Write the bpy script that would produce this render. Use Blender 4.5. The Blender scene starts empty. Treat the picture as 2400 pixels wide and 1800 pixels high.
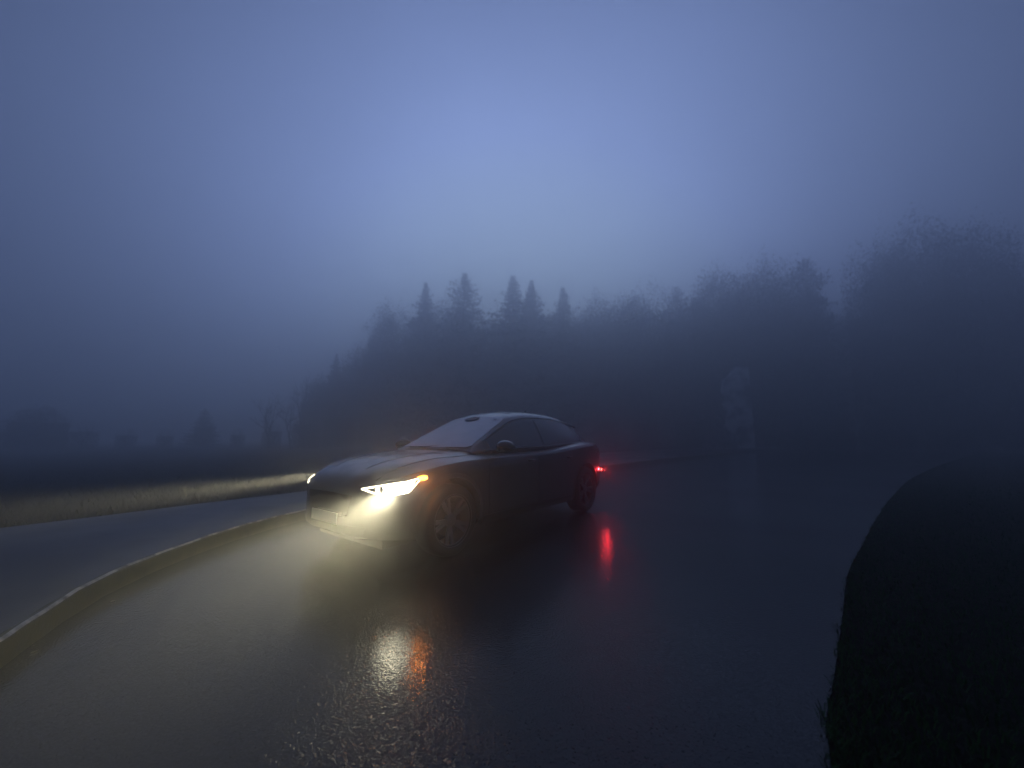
import bpy, bmesh, math, random
from mathutils import Vector, Matrix
from mathutils.bvhtree import BVHTree
R = math.radians
scene = bpy.context.scene
COL = scene.collection

# ------------------------------------------------------------------ camera
CH, PIT, FPX = 1.214, 0.136, 900.0          # eye height (m), pitch up (rad), focal length in photo pixels
cam_d = bpy.data.cameras.new('camera'); cam = bpy.data.objects.new('camera', cam_d); COL.objects.link(cam)
cam_d.sensor_width = 36; cam_d.lens = FPX / 2400 * 36
cam_d.clip_start = 0.05; cam_d.clip_end = 3000
cam.location = (0, 0, CH); cam.rotation_euler = (math.pi / 2 + PIT, 0, 0)
scene.camera = cam
cam_d.dof.use_dof = True; cam_d.dof.focus_distance = 3.0; cam_d.dof.aperture_fstop = 0.9

# ------------------------------------------------------------------ dusk sky
world = bpy.data.worlds.new('World'); scene.world = world; world.use_nodes = True
nt = world.node_tree; nt.nodes.clear(); N = nt.nodes.new; L = nt.links.new
out = N('ShaderNodeOutputWorld')
sky = N('ShaderNodeTexSky'); sky.sky_type = 'NISHITA'; sky.sun_disc = False
sky.sun_elevation = R(1.0); sky.sun_rotation = R(0); sky.air_density = 1.0; sky.dust_density = 0.3; sky.ozone_density = 6.0
bg1 = N('ShaderNodeBackground'); bg1.inputs['Strength'].default_value = 0.006
L(sky.outputs[0], bg1.inputs['Color'])
# the overcast: blue dusk cloud, thin and luminous where the last light stands, dull all round it
tc = N('ShaderNodeTexCoord')
GLOW_EL = 4
gd = Vector((0.02, math.cos(R(GLOW_EL)), math.sin(R(GLOW_EL)))).normalized()
dot = N('ShaderNodeVectorMath'); dot.operation = 'DOT_PRODUCT'; dot.inputs[1].default_value = gd
L(tc.outputs['Generated'], dot.inputs[0])
ac = N('ShaderNodeMath'); ac.operation = 'ARCCOSINE'; L(dot.outputs['Value'], ac.inputs[0])
ramp = N('ShaderNodeValToRGB'); ramp.color_ramp.interpolation = 'B_SPLINE'
dv = N('ShaderNodeMath'); dv.operation = 'DIVIDE'; dv.inputs[1].default_value = math.pi
L(ac.outputs[0], dv.inputs[0]); L(dv.outputs[0], ramp.inputs[0])
stops = [(0, (.62, .84, 1.64)), (16, (.61, .83, 1.62)), (30, (.47, .645, 1.29)), (43, (.26, .365, .75)),
         (58, (.095, .138, .29)), (75, (.024, .036, .078)), (180, (.011, .015, .027))]
cr = ramp.color_ramp
while len(cr.elements) < len(stops): cr.elements.new(0.5)
for e, (a, c) in zip(cr.elements, stops): e.position = a / 180; e.color = (*c, 1)
nz = N('ShaderNodeTexNoise'); nz.inputs['Scale'].default_value = 2.2; nz.inputs['Detail'].default_value = 3
L(tc.outputs['Generated'], nz.inputs['Vector'])
mr = N('ShaderNodeMapRange'); mr.inputs['To Min'].default_value = 0.90; mr.inputs['To Max'].default_value = 1.10
mr.inputs['From Min'].default_value = .3; mr.inputs['From Max'].default_value = .7
L(nz.outputs['Fac'], mr.inputs['Value'])
bg2 = N('ShaderNodeBackground'); L(ramp.outputs[0], bg2.inputs['Color'])
L(mr.outputs[0], bg2.inputs['Strength'])
add = N('ShaderNodeAddShader'); L(bg1.outputs[0], add.inputs[0]); L(bg2.outputs[0], add.inputs[1])
L(add.outputs[0], out.inputs['Surface'])

# ------------------------------------------------------------------ render settings
scene.view_settings.view_transform = 'Standard'; scene.view_settings.look = 'None'
scene.view_settings.exposure = 0.0; scene.view_settings.gamma = 1.0
scene.render.engine = 'CYCLES'
cy = scene.cycles
cy.use_denoising = True
cy.max_bounces = 6; cy.diffuse_bounces = 2; cy.glossy_bounces = 3; cy.transmission_bounces = 4
cy.volume_bounces = 4; cy.transparent_max_bounces = 8
cy.sample_clamp_direct = 0; cy.sample_clamp_indirect = 3
cy.volume_step_rate = 5
FOG_DENSITY, FOG_G = 0.036, 0.80
FOG_COLOR = (0.945, 0.96, 0.995)

# ------------------------------------------------------------------ helpers
def ray(u, v):
    x = (u - 1200) / FPX; z = (900 - v) / FPX
    return Vector((x, math.cos(PIT) - z * math.sin(PIT), math.sin(PIT) + z * math.cos(PIT)))
def gp(u, v, z=0.0):
    d = ray(u, v); t = (z - CH) / d.z
    return (d.x * t, d.y * t)
def at_depth(u, v, y):
    d = ray(u, v); t = y / d.y
    return Vector((d.x * t, y, CH + d.z * t))

def mat(name, color=(.5, .5, .5), rough=.5, metal=0, spec=.5, coat=0, coat_rough=.05):
    m = bpy.data.materials.new(name); m.use_nodes = True
    b = m.node_tree.nodes['Principled BSDF']
    b.inputs['Base Color'].default_value = (*color, 1); b.inputs['Roughness'].default_value = rough
    b.inputs['Metallic'].default_value = metal; b.inputs['Specular IOR Level'].default_value = spec
    b.inputs['Coat Weight'].default_value = coat; b.inputs['Coat Roughness'].default_value = coat_rough
    return m
def noise_color(m, c1, c2, scale, detail=5, lo=.35, hi=.65, coords='Object', rough=None):
    t = m.node_tree; n = t.nodes.new; l = t.links.new; b = t.nodes['Principled BSDF']
    tc = n('ShaderNodeTexCoord'); x = n('ShaderNodeTexNoise'); x.inputs['Scale'].default_value = scale
    x.inputs['Detail'].default_value = detail; l(tc.outputs[coords], x.inputs['Vector'])
    r = n('ShaderNodeValToRGB'); r.color_ramp.elements[0].position = lo; r.color_ramp.elements[1].position = hi
    r.color_ramp.elements[0].color = (*c1, 1); r.color_ramp.elements[1].color = (*c2, 1)
    l(x.outputs['Fac'], r.inputs[0]); l(r.outputs[0], b.inputs['Base Color'])
    if rough:
        mr = n('ShaderNodeMapRange'); mr.inputs['From Min'].default_value = lo; mr.inputs['From Max'].default_value = hi
        mr.inputs['To Min'].default_value = rough[0]; mr.inputs['To Max'].default_value = rough[1]
        l(x.outputs['Fac'], mr.inputs['Value']); l(mr.outputs[0], b.inputs['Roughness'])
    return x, tc
def add_bump(m, scale, strength, dist, kind='noise', detail=4, coords='Object'):
    t = m.node_tree; n = t.nodes.new; l = t.links.new; b = t.nodes['Principled BSDF']
    tc = n('ShaderNodeTexCoord')
    if kind == 'noise':
        x = n('ShaderNodeTexNoise'); x.inputs['Detail'].default_value = detail; o = x.outputs['Fac']
    else:
        x = n('ShaderNodeTexVoronoi'); o = x.outputs['Distance']
    x.inputs['Scale'].default_value = scale; l(tc.outputs[coords], x.inputs['Vector'])
    bp = n('ShaderNodeBump'); bp.inputs['Strength'].default_value = strength; bp.inputs['Distance'].default_value = dist
    if b.inputs['Normal'].is_linked: l(b.inputs['Normal'].links[0].from_socket, bp.inputs['Normal'])
    l(o, bp.inputs['Height']); l(bp.outputs[0], b.inputs['Normal'])
    if b.inputs['Coat Weight'].default_value > 0: l(bp.outputs[0], b.inputs['Coat Normal'])
    return bp
def emis(name, color, strength):
    m = bpy.data.materials.new(name); m.use_nodes = True
    b = m.node_tree.nodes['Principled BSDF']; b.inputs['Base Color'].default_value = (.05, .05, .05, 1)
    b.inputs['Emission Color'].default_value = (*color, 1); b.inputs['Emission Strength'].default_value = strength
    return m

def mesh_obj(name, verts, faces, m=None, parent=None, smooth=False):
    me = bpy.data.meshes.new(name); me.from_pydata([tuple(v) for v in verts], [], faces); me.update()
    if m is not None:
        for k in (m if isinstance(m, (list, tuple)) else [m]): me.materials.append(k)
    if smooth: me.shade_smooth()
    o = bpy.data.objects.new(name, me); COL.objects.link(o)
    if parent is not None: o.parent = parent
    return o
def bm_obj(name, bm, m=None, parent=None, smooth=False):
    bmesh.ops.recalc_face_normals(bm, faces=bm.faces)
    me = bpy.data.meshes.new(name); bm.to_mesh(me); bm.free()
    if m is not None: me.materials.append(m)
    if smooth: me.shade_smooth()
    o = bpy.data.objects.new(name, me); COL.objects.link(o)
    if parent is not None: o.parent = parent
    return o
def tag(o, label=None, cat=None, group=None, kind=None):
    if label: o['label'] = label
    if cat: o['category'] = cat
    if group: o['group'] = group
    if kind: o['kind'] = kind
    return o
def empty(name, loc, rz=0):
    o = bpy.data.objects.new(name, None); COL.objects.link(o); o.location = loc; o.rotation_euler = (0, 0, rz)
    o.empty_display_size = .3
    return o
def copy_tree(o, parent=None, kids=None):
    c = o.copy(); COL.objects.link(c); c.parent = parent
    for ch in list(o.children): copy_tree(ch, c)
    return c
def catmull(pts, n):
    """smooth resampling of a list of tuples, n points per span"""
    P = [Vector(p) if len(p) > 1 else p for p in pts]; P = [tuple(p) for p in pts]; r = []
    for i in range(len(P) - 1):
        p0 = P[max(i - 1, 0)]; p1 = P[i]; p2 = P[i + 1]; p3 = P[min(i + 2, len(P) - 1)]
        for k in range(n):
            t = k / n
            r.append(tuple(.5 * ((2 * b) + (-a + c) * t + (2 * a - 5 * b + 4 * c - d) * t * t + (-a + 3 * b - 3 * c + d) * t ** 3)
                           for a, b, c, d in zip(p0, p1, p2, p3)))
    r.append(P[-1]); return r

# ------------------------------------------------------------------ ground, road, pavement
soil = mat('grassy_soil', rough=.9, spec=.08)
noise_color(soil, (.003, .005, .002), (.008, .010, .005), 1.3, 8); add_bump(soil, 14, .9, .06)
NG = 60
def gz(x, y):                                      # the field beyond the path dips away
    return -0.02
ground = mesh_obj('ground', [(-400, -200, -.02), (400, -200, -.02), (400, 600, -.02), (-400, 600, -.02)], [(0, 1, 2, 3)], soil)
tag(ground, 'dark wet grass ground around the road', kind='structure')

kerb_line = catmull([(2.6, -5.0), (0.6, -3.0), (-0.9, -1.0), (-1.95, .75), (-2.69, 2.18), (-3.12, 3.1), (-3.28, 4.1), (-3.22, 5.1), (-2.95, 6.1),
                     (-2.35, 7.3), (-1.3, 8.8), (0.2, 10.9), (3.3, 14.5), (7.9, 19.6), (12.4, 24.2), (19.0, 31.0), (40, 52), (70, 80)], 8)
path_outer = catmull([(-16, -8.0), (-13.0, -4.5), (-10.4, -1.5), (-8.3, 1.4), (-7.2, 3.0), (-6.03, 4.71), (-5.45, 5.6), (-4.99, 6.45), (-4.06, 7.84),
                      (-3.3, 9.4), (-2.0, 12.0), (0.6, 17.0), (6.2, 26.0), (11.0, 31.0), (17.5, 36.5), (26, 42), (44, 57), (74, 86)], 8)
grass_line = catmull([(-1.5, -5), (-.6, -3), (.1, -1), (.62, .6), (1.17, 1.6), (1.65, 2.15), (2.2, 2.75), (3.02, 3.65), (3.86, 4.45), (5.24, 5.76),
                      (7.88, 8.18), (13.0, 12.56), (23.76, 20.84), (50, 40), (82, 62)], 8)
# asphalt: wet, pebbled, with worn lanes
asph = mat('wet_asphalt', (.02, .02, .02), .3, spec=.5)
def wet_asphalt(m, dark, light, peb, wet, strength, film=None):
    t = m.node_tree; n = t.nodes.new; l = t.links.new; b = t.nodes['Principled BSDF']
    tc = n('ShaderNodeTexCoord')
    big = n('ShaderNodeTexNoise'); big.inputs['Scale'].default_value = .55; big.inputs['Detail'].default_value = 3
    l(tc.outputs['Object'], big.inputs['Vector'])
    fine = n('ShaderNodeTexNoise'); fine.inputs['Scale'].default_value = 60; fine.inputs['Detail'].default_value = 4
    l(tc.outputs['Object'], fine.inputs['Vector'])
    mx = n('ShaderNodeMath'); mx.operation = 'MULTIPLY_ADD'; mx.inputs[1].default_value = .5
    l(fine.outputs['Fac'], mx.inputs[0]); sc = n('ShaderNodeMath'); sc.operation = 'MULTIPLY'; sc.inputs[1].default_value = .5
    l(big.outputs['Fac'], sc.inputs[0]); l(sc.outputs[0], mx.inputs[2])
    r = n('ShaderNodeValToRGB'); r.color_ramp.elements[0].position = .35; r.color_ramp.elements[1].position = .65
    r.color_ramp.elements[0].color = (*dark, 1); r.color_ramp.elements[1].color = (*light, 1)
    l(mx.outputs[0], r.inputs[0]); l(r.outputs[0], b.inputs['Base Color'])
    ro = n('ShaderNodeMapRange'); ro.interpolation_type = 'SMOOTHERSTEP'; ro.inputs['From Min'].default_value = .28; ro.inputs['From Max'].default_value = .72
    ro.inputs['To Min'].default_value = wet[0]; ro.inputs['To Max'].default_value = wet[1]
    l(big.outputs['Fac'], ro.inputs['Value']); l(ro.outputs[0], b.inputs['Roughness'])
    vo = n('ShaderNodeTexVoronoi'); vo.inputs['Scale'].default_value = peb; vo.feature = 'SMOOTH_F1'; vo.inputs['Smoothness'].default_value = .6
    l(tc.outputs['Object'], vo.inputs['Vector'])
    no = n('ShaderNodeTexNoise'); no.inputs['Scale'].default_value = peb * .8; no.inputs['Detail'].default_value = 3
    l(tc.outputs['Object'], no.inputs['Vector'])
    b1 = n('ShaderNodeBump'); b1.inputs['Strength'].default_value = strength; b1.inputs['Distance'].default_value = .006; b1.invert = True
    l(vo.outputs['Distance'], b1.inputs['Height'])
    b2 = n('ShaderNodeBump'); b2.inputs['Strength'].default_value = strength * .6; b2.inputs['Distance'].default_value = .008
    l(no.outputs['Fac'], b2.inputs['Height']); l(b1.outputs[0], b2.inputs['Normal']); l(b2.outputs[0], b.inputs['Normal'])
    if film:                                           # the water film lying over the pebbles, broken where they stand out of it
        b3 = n('ShaderNodeBump'); b3.inputs['Strength'].default_value = film[2]; b3.inputs['Distance'].default_value = .004
        l(no.outputs['Fac'], b3.inputs['Height'])
        b4 = n('ShaderNodeBump'); b4.inputs['Strength'].default_value = film[2] * .7; b4.inputs['Distance'].default_value = .004; b4.invert = True
        l(vo.outputs['Distance'], b4.inputs['Height']); l(b3.outputs[0], b4.inputs['Normal']); l(b4.outputs[0], b.inputs['Coat Normal'])
        b.inputs['Coat Roughness'].default_value = film[1]; b.inputs['Coat IOR'].default_value = 1.20; cw_s = 'SMOOTHERSTEP'
        cw = n('ShaderNodeMapRange'); cw.inputs['From Min'].default_value = .2; cw.inputs['From Max'].default_value = .8
        cw.inputs['To Min'].default_value = film[0]; cw.inputs['To Max'].default_value = film[0] * .97
        cw.interpolation_type = cw_s; l(big.outputs['Fac'], cw.inputs['Value']); l(cw.outputs[0], b.inputs['Coat Weight'])
    return b1, b2
wet_asphalt(asph, (.005, .005, .0055), (.016, .0155, .015), 95, (.13, .20), .7, (.85, .03, .20)); asph.node_tree.nodes['Principled BSDF'].inputs['Specular IOR Level'].default_value = .18
def strip(name, a, bb, z, m):
    n = min(len(a), len(bb)); vs = []; fs = []
    K = 4
    for i in range(n):
        for k in range(K + 1):
            t = k / K; vs.append((a[i][0] * (1 - t) + bb[i][0] * t, a[i][1] * (1 - t) + bb[i][1] * t, z))
    for i in range(n - 1):
        for k in range(K):
            p = i * (K + 1) + k; fs.append((p, p + 1, p + K + 2, p + K + 1))
    return mesh_obj(name, vs, fs, m)
def resample(line, n):
    d = [0]
    for i in range(1, len(line)): d.append(d[-1] + math.dist(line[i], line[i - 1]))
    res = []; j = 0
    for k in range(n):
        s = d[-1] * (k / (n - 1)) ** 1.5
        while j < len(d) - 2 and d[j + 1] < s: j += 1
        t = (s - d[j]) / max(d[j + 1] - d[j], 1e-9); t = min(max(t, 0), 1)
        res.append((line[j][0] * (1 - t) + line[j + 1][0] * t, line[j][1] * (1 - t) + line[j + 1][1] * t))
    return res
rd = strip('road', resample(kerb_line, 150), resample(grass_line, 150), 0.0, asph)
tag(rd, 'dark wet asphalt road', kind='structure')
pave_m = mat('wet_paving', (.05, .05, .05), .3)
wet_asphalt(pave_m, (.010, .010, .011), (.019, .0185, .018), 80, (.30, .45), .22)
KH = .15
def offset(line, d):
    r = []
    for i, p in enumerate(line):
        a = line[max(i - 1, 0)]; b = line[min(i + 1, len(line) - 1)]
        tx, ty = b[0] - a[0], b[1] - a[1]; l = math.hypot(tx, ty); r.append((p[0] - ty / l * d, p[1] + tx / l * d))
    return r
kerb_in = offset(kerb_line, .055)
pv = strip('pavement', resample(kerb_in, 150), resample(path_outer, 150), KH - .004, pave_m)
tag(pv, 'wet raised pavement along the road', kind='structure')
# kerb stones as one moulded strip with a rounded arris and joints
kerb_m = mat('kerb_concrete', (.3, .28, .24), .55)
noise_color(kerb_m, (.040, .035, .012), (.10, .088, .034), 6, 6, rough=(.40, .65)); add_bump(kerb_m, 45, .5, .006)
prof = [(0, -.02), (.0, .03), (.004, .118), (.010, .138), (.022, .148), (.03, .151), (.045, .151), (.055, .147), (.055, -.02)]
kl = resample(kerb_line, 420)
rows = []
for i, p in enumerate(kl):
    a = kl[max(i - 1, 0)]; b = kl[min(i + 1, len(kl) - 1)]
    tx, ty = b[0] - a[0], b[1] - a[1]; l = math.hypot(tx, ty); nx, ny = -ty / l, tx / l
    jig = .003 * math.sin(i * 2.3) + .003 * math.sin(i * .71)
    rows.append([(p[0] + nx * (q + jig), p[1] + ny * (q + jig), zz + .6 * jig) for q, zz in prof])
vs = [v for r in rows for v in r]; K = len(prof)
fs = [(i * K + k, i * K + k + 1, (i + 1) * K + k + 1, (i + 1) * K + k) for i in range(len(rows) - 1) for k in range(K - 1)]
edge_m = mat('kerb_edge_highlight', (.3, .28, .22), .45); noise_color(edge_m, (.14, .12, .08), (.55, .50, .38), 9, 6, .4, .6); add_bump(edge_m, 45, .5, .006)  # pale colour paints in the headlamp glint along the kerb arris
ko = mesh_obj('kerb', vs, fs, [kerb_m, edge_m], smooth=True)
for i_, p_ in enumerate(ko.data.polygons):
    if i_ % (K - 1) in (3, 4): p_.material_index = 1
tag(ko, 'pale concrete kerb along the pavement', kind='structure')

# ------------------------------------------------------------------ grass (uncountable)
def in_poly_right(x, y):      # right of grass_line?
    best = None
    for i in range(len(grass_line) - 1):
        a = grass_line[i]; b = grass_line[i + 1]
        if a[1] <= y < b[1]:
            return a[0] + (b[0] - a[0]) * (y - a[1]) / (b[1] - a[1])
    return 99
grass_m = mat('grass_blades', (.03, .06, .012), .55)
noise_color(grass_m, (.007, .038, .007), (.017, .075, .015), 3, 3); grass_m.node_tree.nodes['Principled BSDF'].inputs['Specular IOR Level'].default_value = .08
rng = random.Random(5)
vs = []; fs = []
def blade(x, y, z0, h, w, lean):
    a = rng.uniform(0, 6.28); dx, dy = math.cos(a) * w, math.sin(a) * w
    lx, ly = math.cos(a + 1.3) * lean * h, math.sin(a + 1.3) * lean * h
    i = len(vs)
    vs.extend([(x - dx, y - dy, z0), (x + dx, y + dy, z0), (x + lx * .4 + dx * .7, y + ly * .4 + dy * .7, z0 + h * .6), (x + lx * .4 - dx * .7, y + ly * .4 - dy * .7, z0 + h * .6),
               (x + lx, y + ly, z0 + h)])
    fs.extend([(i, i + 1, i + 2, i + 3), (i + 3, i + 2, i + 4)])
# one turf sheet on the right, its surface a little proud of the asphalt and humped
n_b = 0
for _ in range(60000):
    y = .9 + 32 * rng.random() ** 2.7
    e = in_poly_right(0, y)
    s = rng.random() ** 1.6 * (3.5 + y * .9) - (.018 if rng.random() < .5 else 0)
    x = e + .01 + s + .012 * math.sin(y * 9) + .012 * math.sin(y * 23)
    if x / max(y, .1) > 1.6: continue
    big = 1 + y * .05
    blade(x, y, -.02, rng.uniform(.018, .04) * (1 + .2 * big), .0035 * big, rng.uniform(.2, 1.0)); n_b += 1
grass = mesh_obj('grass', vs, fs, grass_m); tag(grass, 'short dark green grass to the right of the road', 'grass', kind='stuff')
vs = []; fs = []
for _ in range(26000):
    y = 4 + 40 * rng.random() ** 1.7
    # outer edge of the path at this y
    e = None
    for i in range(len(path_outer) - 1):
        a = path_outer[i]; b = path_outer[i + 1]
        if a[1] <= y < b[1]: e = a[0] + (b[0] - a[0]) * (y - a[1]) / (b[1] - a[1]); break
    if e is None: continue
    s = rng.random() ** 1.8 * (4 + y * .8); x = e + .04 - s + .06 * math.sin(y * 7)
    big = 1 + y * .05
    blade(x, y, -.02, rng.uniform(.05, .12) * (1 + .1 * big), .004 * big, rng.uniform(.3, 1.1))
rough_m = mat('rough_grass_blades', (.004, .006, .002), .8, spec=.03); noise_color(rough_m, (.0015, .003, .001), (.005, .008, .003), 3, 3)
g2 = mesh_obj('rough_grass', vs, fs, rough_m); tag(g2, 'rough near-black grass beyond the pavement on the left', 'grass', kind='stuff')

# ------------------------------------------------------------------ trees
bark = mat('bark', (.05, .04, .03), .85); noise_color(bark, (.025, .02, .016), (.07, .055, .04), 4, 6); add_bump(bark, 12, .8, .03)
needle = mat('spruce_needles', (.025, .045, .02), .6); noise_color(needle, (.010, .020, .010), (.035, .055, .022), 1.2, 4)
leafm = mat('broad_leaves', (.04, .055, .02), .6); noise_color(leafm, (.018, .026, .010), (.05, .058, .022), .9, 4)
dryleaf = mat('autumn_leaves', (.05, .035, .02), .7); noise_color(dryleaf, (.022, .016, .010), (.060, .040, .020), .9, 4)

def tube(vs, fs, pts, radii, sides=6):
    base = len(vs)
    for i, p in enumerate(pts):
        p = Vector(p); a = Vector(pts[max(i - 1, 0)]); b = Vector(pts[min(i + 1, len(pts) - 1)])
        t = (b - a).normalized(); up = Vector((0, 0, 1)) if abs(t.z) < .9 else Vector((1, 0, 0))
        s = t.cross(up).normalized(); q = s.cross(t)
        for k in range(sides):
            an = 2 * math.pi * k / sides; vs.append(tuple(p + (s * math.cos(an) + q * math.sin(an)) * radii[i]))
    for i in range(len(pts) - 1):
        for k in range(sides):
            a = base + i * sides + k; b = base + i * sides + (k + 1) % sides
            fs.append((a, b, b + sides, a + sides))
def leaf(vs, fs, c, s, r, d=None):
    n = Vector((r.gauss(0, 1), r.gauss(0, 1), r.gauss(0, 1))).normalized() if d is None else d
    a = n.orthogonal().normalized(); a.rotate(Matrix.Rotation(r.uniform(0, 6.28), 3, n)); b = n.cross(a)
    i = len(vs)
    vs.extend([tuple(c - a * s), tuple(c + b * s * .5), tuple(c + a * s * 1.1), tuple(c - b * s * .45)]); fs.append((i, i + 1, i + 2, i + 3))

def spruce_mesh(seed, H=10.0, W=2.0, dens=1.0, power=.85):
    """tapered trunk plus whorls of drooping boughs hung with sprays"""
    r = random.Random(seed); tv = []; tf = []; cv = []; cf = []
    lean = r.uniform(-.015, .015)
    tube(tv, tf, [(lean * H * t, 0, H * t) for t in (0, .02, .2, .5, .8, .97)], [.17 * H / 10, .14 * H / 10, .11 * H / 10, .07 * H / 10, .03 * H / 10, .008], 8)
    z = .06 * H
    while z < H * .985:
        f = 1 - z / H
        R0 = W * (f ** power) * r.uniform(.62, 1.2) + .03
        nb = max(4, int(4 + 6 * f))
        a0 = r.uniform(0, 6.28)
        for k in range(nb):
            a = a0 + 6.283 * k / nb + r.uniform(-.25, .25); Lb = R0 * r.uniform(.62, 1.18)
            droop = r.uniform(.18, .42) * (1 if f > .2 else -.6)
            d = Vector((math.cos(a), math.sin(a), 0)); p0 = Vector((lean * z, 0, z))
            pts = [p0 + d * (Lb * t) + Vector((0, 0, -droop * Lb * t + .28 * Lb * t * t)) for t in (0, .4, .75, 1)]
            tube(tv, tf, pts, [.025 + .02 * f, .018, .011, .004], 4)
            m = int((8 + 34 * Lb) * dens)
            for _ in range(m):
                t = r.random() ** .7; c = p0 + d * (Lb * t) + Vector((0, 0, -droop * Lb * t + .28 * Lb * t * t))
                side = d.cross(Vector((0, 0, 1))) * r.gauss(0, .16 * Lb * (1.1 - t) + .05)
                c = c + side + Vector((0, 0, -abs(r.gauss(0, .10)) + .03))
                leaf(cv, cf, c, r.uniform(.05, .11) * (.45 + .6 * min(1, f * 3)), r)
        for _ in range(int(90 * dens * (.3 + f))):       # sprays that close the crown round the stem
            a = r.uniform(0, 6.283); rr = R0 * .7 * math.sqrt(r.random()); leaf(cv, cf, Vector((lean * z + rr * math.cos(a), rr * math.sin(a), z - .25 * rr + r.uniform(-.12, .12))), r.uniform(.06, .12) * (.35 + .65 * min(1, f * 3)), r)
        z += r.uniform(.20, .34) * (H / 10) * (.6 + .6 * f)
    return tv, tf, cv, cf
def broad_mesh(seed, H=10.0, W=3.0, nleaf=17000, bare=False, base=.12):
    r = random.Random(seed); tv = []; tf = []; cv = []; cf = []
    tips = []
    def grow(p, d, L_, rad, depth):
        n = 4; pts = [p]; q = p.copy(); dd = d.copy()
        for i in range(n):
            dd = (dd + Vector((r.gauss(0, .13), r.gauss(0, .13), r.gauss(.03, .08)))).normalized(); q = q + dd * (L_ / n); pts.append(q.copy())
        tube(tv, tf, pts, [rad * (1 - .45 * i / n) for i in range(n + 1)], 6 if depth < 2 else 4)
        if depth >= (5 if bare else 3):
            tips.append((q, L_)); return
        for j in range(r.choice((2, 3, 3, 4))):
            s = pts[r.randint(2, n)]
            nd = (dd + Vector((r.gauss(0, .62), r.gauss(0, .62), r.gauss(.15, .35)))).normalized()
            grow(s.copy(), nd, L_ * r.uniform(.58, .78), rad * .52, depth + 1)
        tips.append((q, L_ * .6))
    grow(Vector((0, 0, 0)), Vector((0, 0, 1)), H * .36, .022 * H, 0)
    top = max(t[0].z for t in tips); k = H / top
    wid = max(math.hypot(t[0].x, t[0].y) for t in tips); kw = W / max(wid, .1)
    kt = 1.0 if bare else .84                            # leafy crowns close over their branch tips
    tv = [(x * kw * kt, y * kw * kt, z * k * kt) for x, y, z in tv]
    if not bare:
        for i in range(int(nleaf * .2)):
            t, l_ = r.choice(tips); c = Vector((t.x * kw * .9, t.y * kw * .9, t.z * k * .9))
            g = Vector((r.gauss(0, 1), r.gauss(0, 1), r.gauss(0, .8))) * (.026 * H)
            c = c + g; c.z = min(max(c.z, .03 * H), H * 1.03); leaf(cv, cf, c, r.uniform(.04, .085), r)
        ph = [(r.uniform(0, 6.28), r.uniform(0, 6.28), r.uniform(.8, 1.15)) for _ in range(3)]
        for i in range(nleaf):         # the body of the crown, lobed
            a = r.uniform(0, 6.283); e = math.asin(r.uniform(-1, 1)); q = r.random() ** .28
            q *= .86 + .10 * math.sin(3 * a + ph[0][0]) + .08 * math.sin(4 * e + 2 * a + ph[1][0]) + .07 * math.sin(9 * a + 5 * e) + .05 * math.sin(17 * a - 11 * e)
            leaf(cv, cf, Vector((W * q * math.cos(a) * math.cos(e), W * q * math.sin(a) * math.cos(e), H * .58 + H * .50 * q * math.sin(e))), r.uniform(.045, .09), r)
        for i in range(int(nleaf * .7)):         # the skirt of undergrowth and low boughs
            a = r.uniform(0, 6.283); rr = W * .85 * math.sqrt(r.random()); zz = H * .62 * r.random()
            leaf(cv, cf, Vector((rr * math.cos(a), rr * math.sin(a), zz)), r.uniform(.12, .22), r)
    return tv, tf, cv, cf
proto = {}
def make_proto(key, name, data, crown_m, thing_mesh_only=False):
    tv, tf, cv, cf = data
    t = bpy.data.meshes.new('trunk'); t.from_pydata(tv, [], tf); t.update(); t.materials.append(bark); t.shade_smooth()
    c = None
    if cv:
        c = bpy.data.meshes.new('crown'); c.from_pydata(cv, [], cf); c.update(); c.materials.append(crown_m)
    proto[key] = (name, t, c)
make_proto('s0', 'spruce_tree', spruce_mesh(1, 10, 2.5, 1, .95), needle)
make_proto('s1', 'spruce_tree', spruce_mesh(2, 10, 3.8, .8, .88), needle)
make_proto('s2', 'spruce_tree', spruce_mesh(3, 10, 3.0, .9, .92), needle)
make_proto('s3', 'spruce_tree', spruce_mesh(8, 10, 3.2, .8, .55), needle)
make_proto('b0', 'broadleaf_tree', broad_mesh(4, 10, 3.2), leafm)
make_proto('b1', 'broadleaf_tree', broad_mesh(5, 10, 2.7), leafm)
make_proto('b2', 'broadleaf_tree', broad_mesh(6, 10, 3.6, 18000), dryleaf)
make_proto('n0', 'bare_tree', broad_mesh(7, 10, 2.6, bare=True), dryleaf)
make_proto('n1', 'bare_tree', broad_mesh(12, 10, 2.2, bare=True), dryleaf)
make_proto('u0', 'bush', broad_mesh(9, 10, 8.5, 9000), leafm)
make_proto('u1', 'bush', broad_mesh(10, 10, 9.5, 9000), dryleaf)
def tree(key, u, vtop, y, label, cat, group, wid=1.0, rz=0.0):
    name, tm, cm = proto[key]
    top = at_depth(u, vtop, y); h = top.z + .02
    t = empty(name, (top.x, y, -.02), rz); s = h / 10; t.scale = (s * wid, s * wid, s)
    tag(t, label, cat, group)
    o = bpy.data.objects.new('trunk', tm); COL.objects.link(o); o.parent = t
    if cm is not None:
        o = bpy.data.objects.new('crown', cm); COL.objects.link(o); o.parent = t
    return t
GT = 'trees of the foggy treeline'
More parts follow.
